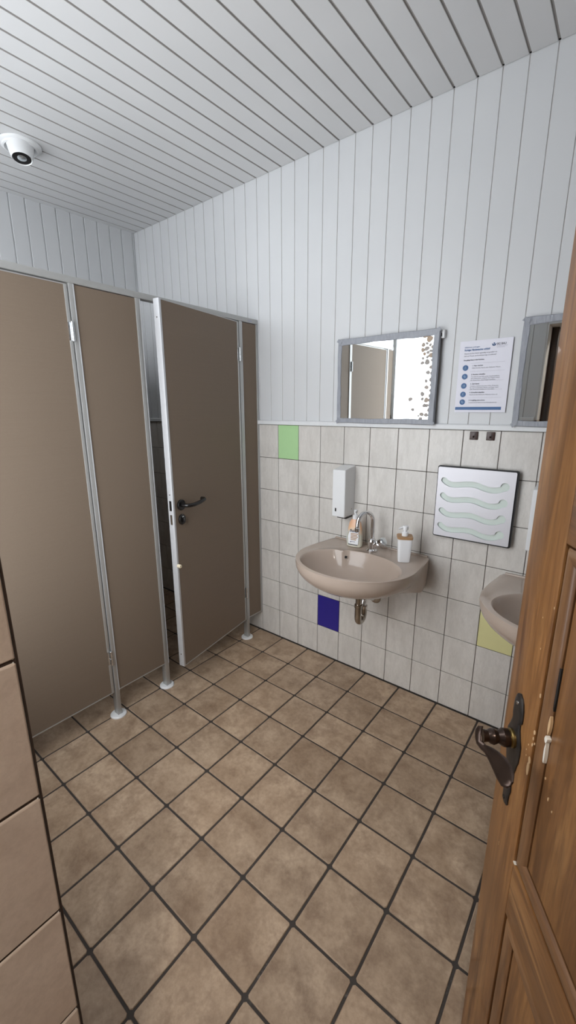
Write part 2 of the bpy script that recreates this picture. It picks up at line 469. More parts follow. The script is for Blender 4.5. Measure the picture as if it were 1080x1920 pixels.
# corridor outside the doorway
mb = MB()
mb.box(.2, .3, YC, yo, 0, 2.5, 'plaster'); mb.box(.2, XF+.02, YC-.1, YC, 0, 2.5, 'wood_dark')
tag(mb.build('wall_corridor'), kind='structure')
tag(MB().box(.2, XF+.02, YC-.1, yo, 2.5, 2.58, 'white_paint').build('ceiling_corridor'), kind='structure')
cl = tag(empty('fill_lamp', (1.95, -2.55, 2.5)), 'round fill lamp added on the unseen corridor ceiling outside the doorway', 'added fill lamp')  # unseen lamp, added to brighten the doorway reveal and the room
MB().lathe([(.165, 0), (.165, -.02), (.15, -.026)], 'white_pl').build('base', cl)
MB().lathe([(.148, -.024), (.14, -.05), (.11, -.07), (.06, -.08), (.001, -.083)], 'lit').build('diffuser', cl)

# ------------------------------------------------------------------ downlight on the ceiling
lz = zc(-.92)
dl = tag(empty('spotlight', (-.615, -.918, lz)), 'white round spotlight tilted out of its ring on the board ceiling', 'spotlight')
MB().lathe([(.087, 0), (.087, -.004), (.083, -.009), (.076, -.012), (.072, -.018), (.066, -.020), (.062, -.012), (.060, 0)], 'white_pl', 56).build('ring', dl)
ax = Vector((.20, -.07, -1)).normalized()
cone = MB().lathe([(.058, -.035), (.058, .0), (.056, .022), (.050, .052), (.043, .078), (.0405, .081), (.038, .078), (.037, .06)], 'white_pl', 48, at=(.016, -.008, .008), axis=ax).build('shade', dl)
MB().lathe([(.0375, .078), (.0372, .055), (.028, .050), (.020, .05)], 'black', 48, at=(.016, -.008, .008), axis=ax).build('baffle', cone)
MB().lathe([(.008, .045), (.026, .056), (.028, .064), (.026, .073), (.016, .080), (.001, .082)], 'lamp_glass', 36, at=(.016, -.008, .008), axis=ax).build('bulb', dl)

# ------------------------------------------------------------------ cubicles
PZ0, PZ1 = .142, 1.948
tp = tag(empty('toilet_cubicles', (0, -.9, 0)), 'taupe laminate toilet cubicles in aluminium profiles along the back', 'toilet cubicle')
def L(mb): # world coords into the empty's frame
    for v in mb.b.verts: v.co -= Vector((0, -.9, 0))
    return mb
m = MB(); m.box(-.034, .004, YL+.004, -.001, 1.951, 1.976, 'alu', .002)
rail = L(m).build('top_rail', tp)
m = MB(); m.box(.0041, .0048, -.084, -.050, 1.957, 1.967, 'ink_grey'); L(m).build('maker_plate', rail)
def fixed(y0, y1, lp=.0, rp=.0):
    m = MB(); m.box(-.028, -.001, y0, y1, PZ0+.004, PZ1, 'laminate')
    m.box(-.029, 0, y0, y1, PZ0, PZ0+.005, 'alu')
    return L(m).build('fixed_panel', tp)
fixed(-1.056, -.7905); fixed(-.132, -.016); fixed(YL+.006, -1.695)
def post(y0, y1, foot=True):
    m = MB(); m.box(-.032, .003, y0, y1, PZ0-.0 if not foot else .006, 1.951, 'alu', .0015)
    m.box(.003, .0042, y1-.003, y1, PZ0, 1.949, 'alu_light')
    o = L(m).build('post', tp)
    if foot:
        m = MB(); yc = (y0+y1)/2
        m.lathe([(.038, 0), (.038, .005), (.034, .009), (.018, .010)], 'white_pl', 40, at=(-.0145, yc, 0))
        L(m).build('foot', o)
    return o
post(-1.0755, -1.055); post(-.790, -.766); post(-.1525, -.131); post(-1.696, -1.674)
post(-.016, -.002, False)
m = MB(); m.box(-.006, .001, -.0018, 0, PZ0, 1.93, 'black_soft'); L(m).build('wall_seal', tp)
m = MB(); m.box(XB+.012, -.034, -.795, -.77, PZ0, 1.95, 'laminate'); L(m).build('dividing_panel', tp)

def hinge(mb, x, y, z):
    mb.lathe([(.0062, 0), (.0062, .034), (.0055, .0345), (.0055, .0355), (.0062, .036), (.0062, .072), (.0045, .0735)], 'steel', 20, at=(x, y, z-.036))
    mb.box(x-.012, x-.006, y-.014, y+.014, z-.034, z+.034, 'steel', .001)
# door of the first cubicle, closed
def make_door(width, name, loc, rz, lab=None):
    """local: x runs from the hinge to the free edge, front face at y=0 looking to +y"""
    th = .034; z0, z1 = PZ0-.002, 1.946
    m = MB(); m.box(.013, width-.012, -th+.003, -.002, z0+.004, z1-.003, 'laminate')
    m.box(.0, .0135, -th, 0, z0, z1, 'alu', .0015)
    m.box(.013, width-.012, -th+.002, 0, z0, z0+.0045, 'alu')
    m.box(.013, width-.012, -th+.002, -.001, z1-.004, z1, 'alu')
    o = m.build('door', tp, loc, (0, 0, rz))
    if lab: o['label'] = lab
    m = MB(); m.box(width-.0125, width, -th, 0, z0-.001, z1+.001, 'alu_light', .0015)
    e = m.build('edge_profile', o)
    return o
dA = make_door(.592, 'door', (0, -1.0795+.9, 0), -PI/2)
m = MB(); hinge(m, 0, 0, 0); hm = m
def put_hinges(par, lx, ly):
    for z in (1.775, .33):
        m = MB(); hinge(m, 0, 0, 0)
        # plate lies on the door face
        o = m.build('hinge', par, (lx, ly, z), (0, 0, PI/2))
put_hinges(dA, .0, .008)
dB = make_door(.588, 'door', (.002, -.1565+.9, 0), -PI/2 + R(9.3), 'cubicle door standing slightly open')
put_hinges(dB, .0, .006)
# edge hardware of the open door (local x = width is the free edge)
W2 = .588
m = MB()
m.box(W2-.001, W2+.0006, -.024, -.010, .995, 1.045, 'black')
m.build('latch', dB)
m = MB(); m.box(W2-.001, W2+.0006, -.023, -.011, .925, .975, 'nickel'); m.build('strike_slot', dB)
for z in (1.87, 1.075, .21):
    MB().lathe([(.003, 0), (.003, .0012)], 'nickel', 14, at=(W2-.0005, -.017, z), axis=(1, 0, 0)).build('screw', dB)
# lever handle
hx = W2 - .053
m = MB()
m.lathe([(.027, 0), (.027, .006), (.024, .0095), (.012, .010)], 'black', 36, at=(hx, 0, 1.018), axis=(0, 1, 0))
pts = [(hx, .008, 1.018), (hx, .03, 1.018), (hx-.004, .042, 1.018), (hx-.014, .050, 1.018), (hx-.04, .053, 1.0175), (hx-.08, .054, 1.022), (hx-.105, .054, 1.028), (hx-.118, .051, 1.030), (hx-.124, .042, 1.031), (hx-.124, .026, 1.031)]
m.tube(pts, [.0095, .0095, .0096, .0098, .010, .0098, .0098, .0098, .0095, .0085], 'black', 18)
m.build('door_handle', dB)
m = MB()
m.lathe([(.0235, 0), (.0235, .005), (.020, .009), (.010, .010)], 'black', 36, at=(hx, 0, .944), axis=(0, 1, 0), sx=1, sy=1.15)
m.box(hx-.0045, hx+.0045, .009, .022, .930, .958, 'black', .002)
m.box(hx-.006, hx+.005, .0093, .0102, .955, .961, 'white_pl')
m.build('turn_lock', dB)
m = MB(); m.lathe([(.009, 0), (.0095, .004), (.0095, .016), (.0075, .019), (.0035, .0192), (.003, .012)], 'cream', 24, at=(W2-.006, 0, .712), axis=(0, 1, 0))
m.build('stop_knob', dB)['label'] = 'cream door stop knob'

# ------------------------------------------------------------------ washbasin
def outer(a):
    """plan outline, centre (0,-.24): angle a; returns x,y"""
    c, s = math.cos(a), math.sin(a)
    hw = .298
    if s >= 0:      # towards the wall: nearly straight to the wall
        e = 34.0
        r = (abs(c)**e + abs(s)**e)**(-1/e)
        x, y = c*r*hw, s*r*.24
        x *= 1 - .085*(min(max(0, y), .24)/.24)**1.4
        return x, -.24+min(y, .24)
    e = 2.05
    r = (abs(c)**e + abs(s)**e)**(-1/e)
    return c*r*hw, -.24 + s*r*.285
def make_basin(x):
    zt = .778
    N = 96; A = [2*PI*k/N for k in range(N)]
    root = empty('washbasin', (x, 0, 0))
    O = [outer(a) for a in A]
    def inner(a, k=1.0, bumpk=1.0):
        c, s = math.cos(a), math.sin(a)
        rx, ry = .246, (.183 if s > 0 else .172)
        q = 1 - .10*bumpk*math.exp(-((a-2.13)/.085)**2)
        return .010 + c*rx*k*q, -.335 + s*ry*k*q
    rings = []
    # bowl from the drain outwards
    for k, z in ((.09, zt-.128), (.2, zt-.127), (.4, zt-.121), (.58, zt-.109), (.72, zt-.091), (.83, zt-.067), (.91, zt-.041), (.965, zt-.015), (.99, zt-.004)):
        b = max(0, (k-.75)/.25)
        rings.append([(inner(a, k, b)[0], inner(a, k, b)[1]-.0, z) for a in A])
    rings.append([(*inner(a, 1.008), zt+.0006) for a in A])
    rings.append([(*inner(a, 1.02), zt+.0014) for a in A])
    rings.append([(*inner(a, 1.032), zt+.0004) for a in A])
    # deck
    def lerp(p, q, t): return p[0]+(q[0]-p[0])*t, p[1]+(q[1]-p[1])*t
    for t_, dz in ((.35, 0), (.75, -.0005), (.93, -.002)):
        rr = []
        for a, o in zip(A, O):
            p = lerp(inner(a, 1.032), o, t_)
            drop = -.006*t_*t_ if math.sin(a) < .2 else 0
            rr.append((p[0], p[1], zt+dz+drop*.0))
        rings.append(rr)
    def shrink(o, hx, hy, z):
        x_, y_ = o
        b = max(0.0, (y_+.24)/.24)     # 1 at the wall
        yy = y_ if y_ > -.24 else -.24 + (y_+.24)*hy
        kx = hx + (1-hx)*.96*min(1, b*1.7)**.7
        return (x_*kx, yy, z)
    rings.append([shrink(o, .995, .995, zt-.006) for o in O])
    rings.append([shrink(o, 1.0, 1.0, zt-.015) for o in O])
    for s_ in (8, 16, 26, 36, 46, 56, 66, 75, 83):
        h = math.cos(R(s_))**.85
        zz = zt-.020 - .134*math.sin(R(s_))**1.05
        rings.append([shrink(o, h, h, zz) for o in O])
    m = MB(); m.loft(rings, 'ceramic', True, True)
    # raised strip at the wall
    m.box(-.262, .262, -.016, -.001, zt-.004, zt+.0035, 'ceramic', .0025)
    basin = m.build('basin', root)
    m = MB(); m.lathe([(.0085, 0), (.0085, .002), (.0068, .0025), (.0066, .001)], 'nickel', 28, at=(-.088, -.1880, zt-.030), axis=(.18, -.84, .45))
    m.lathe([(.0072, .0021), (.001, .0024)], 'hole', 28, at=(-.088, -.1880, zt-.030), axis=(.18, -.84, .45)); m.build('overflow_hole', root)
    m = MB(); m.lathe([(.030, 0), (.030, .002), (.026, .003), (.023, -.0), (.001, -.001)], 'chrome', 36, at=(.010, -.335, zt-.128)); m.build('drain', root)
    # trap
    m = MB(); zb = zt-.156
    yt = -.25
    xt, xw = .026, -.006
    m.lathe([(.024, -.004), (.024, .006), (.021, .02)][::-1], 'nickel', 32, at=(xt, yt, zb-.008))
    m.tube([(xt, yt, zb), (xt, yt, .535)], .0145, 'nickel', 24)
    m.lathe([(.0175, 0), (.0195, .002), (.0195, .018), (.0175, .020)], 'nickel', 24, at=(xt, yt, .528))
    U = [(xt, yt, .532), (xt, yt, .50)] + [(xt-.004*q/10, yt+.032-.032*math.cos(PI*q/10), .478-.034*math.sin(PI*q/10)) for q in range(11)] + [(xt-.005, yt+.064, .50), (xt-.005, yt+.064, .515)]
    m.tube(U, .0170, 'nickel', 24)
    m.lathe([(.0175, 0), (.0200, .002), (.0200, .016), (.0175, .018)], 'chrome', 24, at=(xt-.005, yt+.064, .500))
    m.tube([(xt-.005, yt+.064, .512), (xt-.006, yt+.065, .528), (xt-.009, yt+.075, .545), (xt-.013, yt+.098, .550), (xt-.022, yt+.17, .530), (xw, -.03, .488), (xw, -.002, .482)], .0135, 'chrome', 24)
    m.lathe([(.032, 0), (.032, .004), (.024, .010), (.016, .011)], 'nickel', 32, at=(xw, -.001, .482), axis=(0, -1, 0))
    m.build('drain_trap', root)
    return root, basin
b1, _ = make_basin(.835)
tag(b1, 'beige washbasin with two soap bottles on it, below the mirror with worn spots', 'washbasin', 'washbasins on the tiled wall')
b2 = copy_tree(b1); b2.location.x = 1.703
tag(b2, 'beige washbasin above the yellow tile, half hidden by the wooden door', 'washbasin', 'washbasins on the tiled wall')

def make_tap(x):
    r = empty('tap', (x, -.098, .779))
    m = MB()
    m.lathe([(.0285, 0), (.0285, .005), (.0245, .010), (.0215, .013), (.0200, .035), (.0220, .046), (.0185, .060), (.0115, .065)], 'chrome', 36)
    m.build('body', r)
    m = MB(); R0 = .050
    pts = [(0, 0, .055), (0, 0, .09), (0, 0, .13), (0, 0, .150)] + [(-.34*(R0-R0*math.cos(q)), -.94*(R0-R0*math.cos(q)), .155+R0*math.sin(q)) for q in [R(d) for d in range(10, 176, 15)]]
    pts += [(-.0342, -.0945, .142), (-.0344, -.0950, .128)]
    m.tube(pts, .0100, 'chrome', 20)
    m.lathe([(.0098, 0), (.0125, .001), (.0125, .018), (.0105, .020)], 'chrome', 24, at=(-.0344, -.0950, .116))
    m.build('spout', r)
    hd = Vector((.80, -.12, .46)).normalized()
    m = MB(); o0 = Vector((.008, 0, .030))
    m.tube([o0, o0+hd*.030, o0+hd*.036, o0+hd*.066], [.0140, .0140, .0190, .0225], 'chrome', 8)
    o = m.build('handle', r)
    m = MB(); m.lathe([(.0215, 0), (.020, .006), (.014, .009), (.001, .0095)], 'lamp_glass', 24, at=o0+hd*.065, axis=hd); m.build('index_cap', o)
    return r
t1 = make_tap(.842)
tag(t1, 'chrome swan-neck tap on the washbasin with the soap bottles', 'tap', 'swan-neck taps')
t2 = copy_tree(t1); t2.location.x = 1.710
tag(t2, 'chrome swan-neck tap on the washbasin behind the wooden door', 'tap', 'swan-neck taps')

# soap bottle with printed label
sb = tag(empty('soap_bottle', (.738, -.088, .7795), R(6)), 'cream and orange pump bottle of soap left of the tap', 'soap bottle')
def sup(rx, ry, z, e=2.6, n=40):
    out = []
    for k in range(n):
        a = 2*PI*k/n; c, s = math.cos(a), math.sin(a)
        r = (abs(c)**e+abs(s)**e)**(-1/e); out.append((c*r*rx, s*r*ry, z))
    return out
m = MB(); m.loft([sup(.036, .020, 0), sup(.0405, .024, .004), sup(.0415, .0245, .02), sup(.040, .024, .06), sup(.036, .022, .10), sup(.030, .020, .128), sup(.022, .0175, .142), sup(.0145, .0135, .148)], 'soap_bottle')
body = m.build('bottle', sb)
m = MB(); m.lathe([(.0145, .147), (.0145, .166), (.012, .169), (.006, .170), (.0055, .178), (.0095, .179), (.0095, .193), (.006, .196)], 'white_pl', 28)
m.tube([(0, 0, .187), (.004, -.012, .187), (.008, -.024, .184)], [.006, .005, .004], 'white_pl', 12)
m.build('pump', sb)
m = MB(); yy = -.0252
m.prism([(-.025, .018), (.029, .018), (.031, .06), (.027, .088), (-.020, .088), (-.029, .055)], yy, yy+.004, 'white_gl')
m.box(-.026, .026, yy-.0005, yy, .012, .0165, 'ink_dark')
m.text('Balea', .020, 'ink_dark', (-.018, yy-.0006, .082), bold=.0004)
for z, w in ((.072, .040), (.064, .036), (.056, .040), (.048, .034), (.040, .030)):
    m.box(-.013, -.013+w, yy-.0005, yy, z, z+.0045, 'bamboo')
m.box(-.010, .012, yy-.0005, yy, .029, .033, 'ink_grey')
m.lathe([(.003, 0), (.003, .0006)], 'ink_dark', 16, at=(-.012, yy, .029), axis=(0, -1, 0))
arc = [(-.020-.016*math.sin(R(q)), yy-.0007, .052+.034*math.cos(R(q))) for q in range(0, 181, 15)]
m.tube(arc, .0011, 'frost', 8)
lab = m.build('front_label', sb)

# white dispenser with bamboo lid
wd = tag(empty('soap_dispenser', (1.028, -.137, .7795), R(28)), 'square white pump dispenser with a bamboo lid right of the tap', 'soap dispenser')
def rsq(h, z, e=7, n=40): return sup(h, h, z, e, n)
m = MB(); m.loft([rsq(.0255, 0), rsq(.0275, .003), rsq(.0335, .108), rsq(.0338, .112), rsq(.031, .1125)], 'white_gl'); m.build('cup', wd)
m = MB(); m.loft([rsq(.0335, .1125), rsq(.0355, .1135), rsq(.0355, .122), rsq(.034, .1235)], 'bamboo'); m.build('lid', wd)
m = MB(); m.lathe([(.0145, .123), (.0150, .128), (.0148, .140), (.012, .143), (.008, .144), (.008, .152), (.0125, .153), (.0135, .157), (.0135, .168), (.011, .171)], 'white_gl', 28)
m.tube([(0, 0, .163), (-.020, -.006, .162), (-.030, -.010, .157)], [.0065, .005, .004], 'white_gl', 14)
m.build('pump', wd)

# wall soap dispensers
def make_box_dispenser(x):
    r = empty('paper_soap_dispenser' if False else 'wall_soap_dispenser', (x, 0, .925))
    w, d = .075, .104
    m = MB()
    side = [(-.001, .0), (-d+.004, -.001), (-d, .003), (-d, .243), (-d+.003, .248), (-.001, .264)]
    m.loft([[(0, y, z) for y, z in side], [(w, y, z) for y, z in side]], 'white_pl')
    bmesh.ops.bevel(m.b, geom=[e for e in m.b.edges if abs(e.verts[0].co.x-e.verts[1].co.x) < 1e-6 and (e.verts[0].co.y+e.verts[1].co.y)/2 < -.002], offset=.0025, segments=2, affect='EDGES')
    m.build('housing', r)
    MB().box(.018, .026, -d-.0006, -d+.001, .028, .046, 'black').build('sight_window', r)
    m = MB(); m.box(.012, w-.006, -.072, -.006, -.014, .0005, 'black', .002); m.build('dosing_lever', r)
    m = MB(); m.lathe([(.003, 0), (.003, .0012)], 'nickel', 14, at=(w-.0002, -.03, .035), axis=(1, 0, 0)); m.build('screw', r)
    return r
wb = make_box_dispenser(.604)
tag(wb, 'white metal soap dispenser on the tiles beneath the worn mirror', 'wall dispenser', 'white wall dispensers')
w2 = copy_tree(wb); w2.location.x = 1.516
tag(w2, 'white wall dispenser right of the wavy panel, mostly behind the wooden door', 'wall dispenser', 'white wall dispensers')

# ------------------------------------------------------------------ mirrors
def strip_outline(n, a, b, amp, ph):
    return [a + (b-a)*k/n for k in range(n+1)]
def make_mirror(x0, z0, w, h, seed, spots):
    rnd = random.Random(seed)
    root = empty('wall_mirror', (x0+w/2, 0, z0))
    gl = MB().box(-w/2+.004, w/2-.004, -.018, -.010, .004, h-.004, 'mirror').build('glass', root)
    MB().box(-w/2+.006, w/2-.006, -.0098, .001, .006, h-.006, 'black_soft').build('backing', root)
    m = MB()
    def strip(p0, p1, inw, wd, nrm):
        # tape band from p0 to p1 lying on the glass, wrapped round its edge
        n = 26; f0 = []; f1 = []; f2 = []; f3 = []; f4 = []
        ph = rnd.uniform(0, 6)
        for k in range(n+1):
            t_ = k/n; px = p0[0]+(p1[0]-p0[0])*t_; pz = p0[1]+(p1[1]-p0[1])*t_
            j = .0012*math.sin(9*t_+ph) + .0009*math.sin(23*t_+ph*2) + rnd.uniform(-.0006, .0006)
            wv = .0022*math.sin(5.5*t_+ph*1.7)
            yb = -.0195 - abs(.0014*math.sin(7*t_+ph)) - rnd.uniform(0, .0007)
            f0.append((px+inw[0]*(wd+j), -.0186, pz+inw[1]*(wd+j)))
            f1.append((px+inw[0]*(wd+j-.002), yb, pz+inw[1]*(wd+j-.002)))
            f2.append((px-inw[0]*(.001+abs(wv)), yb-.0006, pz-inw[1]*(.001+abs(wv))))
            f3.append((px-inw[0]*(.004+abs(wv)), -.015, pz-inw[1]*(.004+abs(wv))))
            f4.append((px-inw[0]*.003, -.0012, pz-inw[1]*.003))
        m.loft([f0, f1, f2, f3, f4], 'tape', False, False, closed=False)
    strip((-w/2, 0), (w/2, 0), (0, 1), .019, 0)
    strip((-w/2, h), (w/2, h), (0, -1), .024, 0)
    strip((-w/2, 0), (-w/2, h), (1, 0), .017, 0)
    strip((w/2, 0), (w/2, h), (-1, 0), .022, 0)
    # folded tape ends on the corners
    for cx, cz, a in ((-w/2, 0, 40), (w/2, 0, -38), (w/2, h, 35), (-w/2, h, -30)):
        c_, s_ = math.cos(R(a)), math.sin(R(a)); sx = 1 if cx < 0 else -1; sz = 1 if cz < .1 else -1
        for q in range(2):
            L_ = .030-.006*q
            o0 = Vector((cx+sx*.006, -.0222-.0012*q, cz+sz*.006))
            u = Vector((c_, 0, s_)); v = Vector((-s_, 0, c_))
            pts = [o0+u*L_*aa+v*(.008-.002*q)*bb for aa, bb in ((-.5, -1), (.45, -1), (.5, 1), (-.4, 1.1))]
            m.loft([[tuple(p) for p in pts], [tuple(p+Vector((0, .0012, 0))) for p in pts]], 'tape')
    m.build('tape_frame', root)
    if spots:
        for (sx, sz, rx, rz) in spots:
            m = MB()
            ph = rnd.uniform(0, 6); n = 14; pl = []; pl2 = []
            e3 = rnd.uniform(.05, .18)
            for k in range(n):
                a = 2*PI*k/n
                r_ = 1 + e3*math.sin(2*a+ph) + .07*math.sin(3*a+ph*2) + rnd.uniform(-.04, .04)
                pl.append((sx-root.location.x+rx*r_*math.cos(a), sz-z0+rz*r_*math.sin(a)))
                pl2.append((sx-root.location.x+(rx*r_+.0009)*math.cos(a), sz-z0+(rz*r_+.0009)*math.sin(a)))
            m.prism(pl, -.0186, -.0182, 'spots')
            m.prism(pl2, -.0184, -.0181, 'spot_rim')
            m.build('worn_spot', root, smooth=False)
    return root
SP = [(1.0198, 1.7887, 0.0123, 0.0114), (1.0373, 1.7721, 0.013, 0.0122), (1.0463, 1.794, 0.0095, 0.0088), (1.0109, 1.7502, 0.008, 0.0074), (1.0268, 1.7549, 0.0053, 0.0049), (1.0276, 1.7337, 0.0098, 0.009), (1.0419, 1.7475, 0.0056, 0.0053), (1.0542, 1.7392, 0.0074, 0.0069), (1.0103, 1.729, 0.0085, 0.0079), (1.0334, 1.7169, 0.0066, 0.0061), (1.046, 1.7229, 0.0057, 0.0054), (1.0183, 1.7124, 0.0062, 0.0058), (1.0484, 1.7044, 0.0105, 0.0099), (1.0322, 1.6982, 0.0053, 0.005), (1.0126, 1.6942, 0.0053, 0.005), (1.0118, 1.6748, 0.0072, 0.0067), (1.033, 1.6775, 0.0111, 0.0103), (1.0546, 1.6547, 0.0088, 0.0082), (1.04, 1.6332, 0.008, 0.0076), (1.0566, 1.6298, 0.0066, 0.0062), (1.034, 1.5974, 0.0062, 0.0059), (1.0558, 1.602, 0.008, 0.0076), (1.0576, 1.5806, 0.0053, 0.0051), (1.0379, 1.5702, 0.0085, 0.008), (1.0581, 1.557, 0.0062, 0.006), (1.0211, 1.5417, 0.0091, 0.0086), (1.0556, 1.5333, 0.0062, 0.006), (1.0219, 1.5202, 0.0059, 0.0056), (1.0404, 1.5152, 0.0099, 0.0095), (1.0548, 1.515, 0.0063, 0.006), (0.9657, 1.5202, 0.0089, 0.0084), (1.0341, 1.4915, 0.0082, 0.0078), (1.0455, 1.4915, 0.0067, 0.0065), (1.0587, 1.4948, 0.0045, 0.0043), (0.9799, 1.4738, 0.0066, 0.0062), (1.056, 1.472, 0.0081, 0.0078), (1.0234, 1.4532, 0.0087, 0.0084), (1.0442, 1.4503, 0.0081, 0.0079), (1.0091, 1.446, 0.0037, 0.0035), (1.0194, 1.4329, 0.0073, 0.0071), (1.0536, 1.6836, 0.0044, 0.0042)]
m1 = make_mirror(.5735, 1.412, .503, .396, 3, SP)
m1.rotation_euler = (R(.5), 0, R(-.7)); m1.location.y = -.008
tag(m1, 'mirror taped round with grey tape, brown worn spots along its side', 'mirror', 'taped mirrors')
m2 = make_mirror(1.401, 1.412, .503, .398, 5, None)
m2.location.y = -.006
tag(m2, 'mirror taped round with grey tape, cut off by the wooden door', 'mirror', 'taped mirrors')
# bracket at the worn mirror's corner
m = MB(); m.box(1.0785, 1.095, -.020, .001, 1.772, 1.806, 'white_pl', .002); m.box(1.0775, 1.085, -.024, -.018, 1.779, 1.792, 'black', .001)
tag(m.build('mirror_clip'), 'small white and black clip at the corner of the worn mirror', 'clip')

# ------------------------------------------------------------------ hygiene notice
po = tag(empty('hygiene_notice', (1.1595, .0005, 1.462), 0), 'printed handwashing notice with five blue icons on the boards between the mirrors', 'poster')
pw, ph_ = .204, .290
m = MB()
n = 14; ringA = []; 
def py(u, v): return -.0015 - .004*(u/pw)**2 - .002*math.sin(3*u/pw)*(1-v/ph_)
grid = [[m.b.verts.new((pw*a/n, py(pw*a/n, ph_*b/n), ph_*b/n)) for a in range(n+1)] for b in range(n+1)]
back = [[m.b.verts.new((pw*a/n, py(pw*a/n, ph_*b/n)+.0006, ph_*b/n)) for a in range(n+1)] for b in range(n+1)]
i = m.mi('paper')
for b in range(n):
    for a in range(n):
        m.b.faces.new((grid[b][a], grid[b][a+1], grid[b+1][a+1], grid[b+1][a]))
        m.b.faces.new((back[b][a], back[b+1][a], back[b+1][a+1], back[b][a+1]))
for b in range(n):
    m.b.faces.new((grid[b][0], grid[b+1][0], back[b+1][0], back[b][0])); m.b.faces.new((grid[b][n], back[b][n], back[b+1][n], grid[b+1][n]))
    m.b.faces.new((grid[0][b], back[0][b], back[0][b+1], grid[0][b+1])); m.b.faces.new((grid[n][b], grid[n][b+1], back[n][b+1], back[n][b]))
m.build('sheet', po)
def onpaper(mb, off=.0006):
    for v in mb.b.verts: v.co.y = py(v.co.x, v.co.z) - off - (.0002 if v.co.y < 0 else 0)
    return mb
m = MB()
T = lambda s_, x, z, sz, mt, w=None, b=0: m.text(s_, sz, mt, (x, -1, z), width=w, bold=b)
T('Infektionen vorbeugen:', .020, .262, .0085, 'ink_blue', .060)
T('Richtiges Händewaschen schützt!', .020, .2505, .0105, 'ink_blue', .100, .0003)
T('BG BAU', .145, .2655, .0115, 'ink_dark', .034, .0002)
T('Berufsgenossenschaft', .145, .2605, .0040, 'ink_grey', .040)
T('der Bauwirtschaft', .145, .2555, .0040, 'ink_grey', .030)
onpaper(m); m.build('heading', po, smooth=False, norm=False); m = MB()
T('Waschen Sie Ihre Hände regelmäßig und gründlich mit', .020, .2375, .0068, 'ink_dark', .128)
T('Seife und Wasser, um Krankheitserreger zu entfernen!', .020, .228, .0068, 'ink_dark', .126)
T('Das gelingt Ihnen in fünf Schritten:', .020, .2115, .0070, 'ink_dark', .082, .0002)
steps = [(.183, '1. Nass machen', ['Halten Sie Ihre Hände unter fließendes Wasser.']),
         (.148, '2. Rundum einseifen', ['Verreiben Sie die Seife auf der Handinnenfläche,', 'dem Handrücken, zwischen den Fingern sowie', 'an Daumen und Fingerspitzen.']),
         (.110, '3. Zeit lassen', ['Gründliches Händewaschen dauert 20 bis 30 Sekunden.', 'Bei stark verschmutzten Händen auch länger, damit', 'alle Keime entfernt werden.']),
         (.075, '4. Gründlich abspülen', ['Waschen Sie Ihre Hände unter fließendem Wasser ab.']),
         (.043, '5. Sorgfältig abtrocknen', ['Trocknen Sie die Hände mit einem Einmalhandtuch ab.'])]
for zc_, h_, ls in steps:
    T(h_, .056, zc_+.005, .0068, 'ink_dark', None, .0002)
    for k, s_ in enumerate(ls): T(s_, .056, zc_-.004-.0068*k, .0058, 'ink_dark', .112 - .014*(k == 2))
onpaper(m); m.build('lettering', po, smooth=False, norm=False)
m = MB()
for zc_ in (.200, .167, .129, .093, .060, .022):
    m.box(.050, .184, -1, -.9, zc_, zc_+.0005, 'ink_grey')
onpaper(m, .0004); m.build('table_line', po, smooth=False)
for k, (zc_, h_, ls) in enumerate(steps):
    m = MB(); rnd = random.Random(k)
    m.lathe([(.0115, 0), (.0115, .0001)], 'ink_blue', 36, at=(.030, -.05, zc_), axis=(0, -1, 0))
    onpaper(m)
    q = MB()
    hand = [(-.006, -.006), (.0, -.0075), (.006, -.004), (.005, .001), (.003, .003), (.004, .0075), (.0015, .007), (0, .003), (-.003, .0065), (-.005, .005), (-.003, 0)]
    ca, sa = math.cos(k*1.1-.4), math.sin(k*1.1-.4)
    q.prism([(.030+(x*ca-z*sa)*.85, zc_+(x*sa+z*ca)*.85) for x, z in hand], -.05, -.06, 'ink_light')
    onpaper(q, .0009)
    ic = m.build('step_icon', po, smooth=False); q.build('hand_pictogram', ic, smooth=False)
m = MB(); m.box(.002, .187, -1, -.9, .0105, .0225, 'ink_blue'); 
bmesh.ops.subdivide_edges(m.b, edges=[e for e in m.b.edges if abs(e.verts[0].co.x-e.verts[1].co.x) > .05], cuts=10)
onpaper(m); m.build('footer_band', po, smooth=False)
m = MB()
for a in (-50, 0, 50):
    c_, s_ = math.sin(R(a)), math.cos(R(a))
    m.prism([(.134, .2655), (.134+.009*c_-.003*s_, .2655+.006*s_+.002), (.134+.0105*c_, .2655+.0105*s_), (.134+.009*c_+.003*s_, .2655+.006*s_+.002)], -1, -.9, 'ink_blue')
m.prism([(.126, .270), (.128, .264), (.134, .2625), (.140, .264), (.142, .270), (.134, .266)], -1, -.9, 'ink_blue')
onpaper(m); m.build('logo', po, smooth=False)

# hooks under the ledge
def make_hook(x):
    m = MB(); m.box(x-.0165, x+.0165, -.006, .0005, 1.3465, 1.3815, 'brown_plastic', .0015)
    m.prism([(x-.004, 1.375), (x+.004, 1.375), (x+.005, 1.354), (x-.005, 1.354)], -.009, -.005, 'brown_plastic')
    m.tube([(x, -.008, 1.361), (x, -.014, 1.357), (x, -.017, 1.361), (x, -.017, 1.365)], .0022, 'brown_plastic', 10)
    return m.build('wall_hook')
tag(make_hook(1.2515), 'square dark brown adhesive hook under the ledge, nearer the worn mirror', 'hook', 'brown hooks under the ledge')
tag(make_hook(1.3185), 'square dark brown adhesive hook under the ledge, nearer the wooden door', 'hook', 'brown hooks under the ledge')

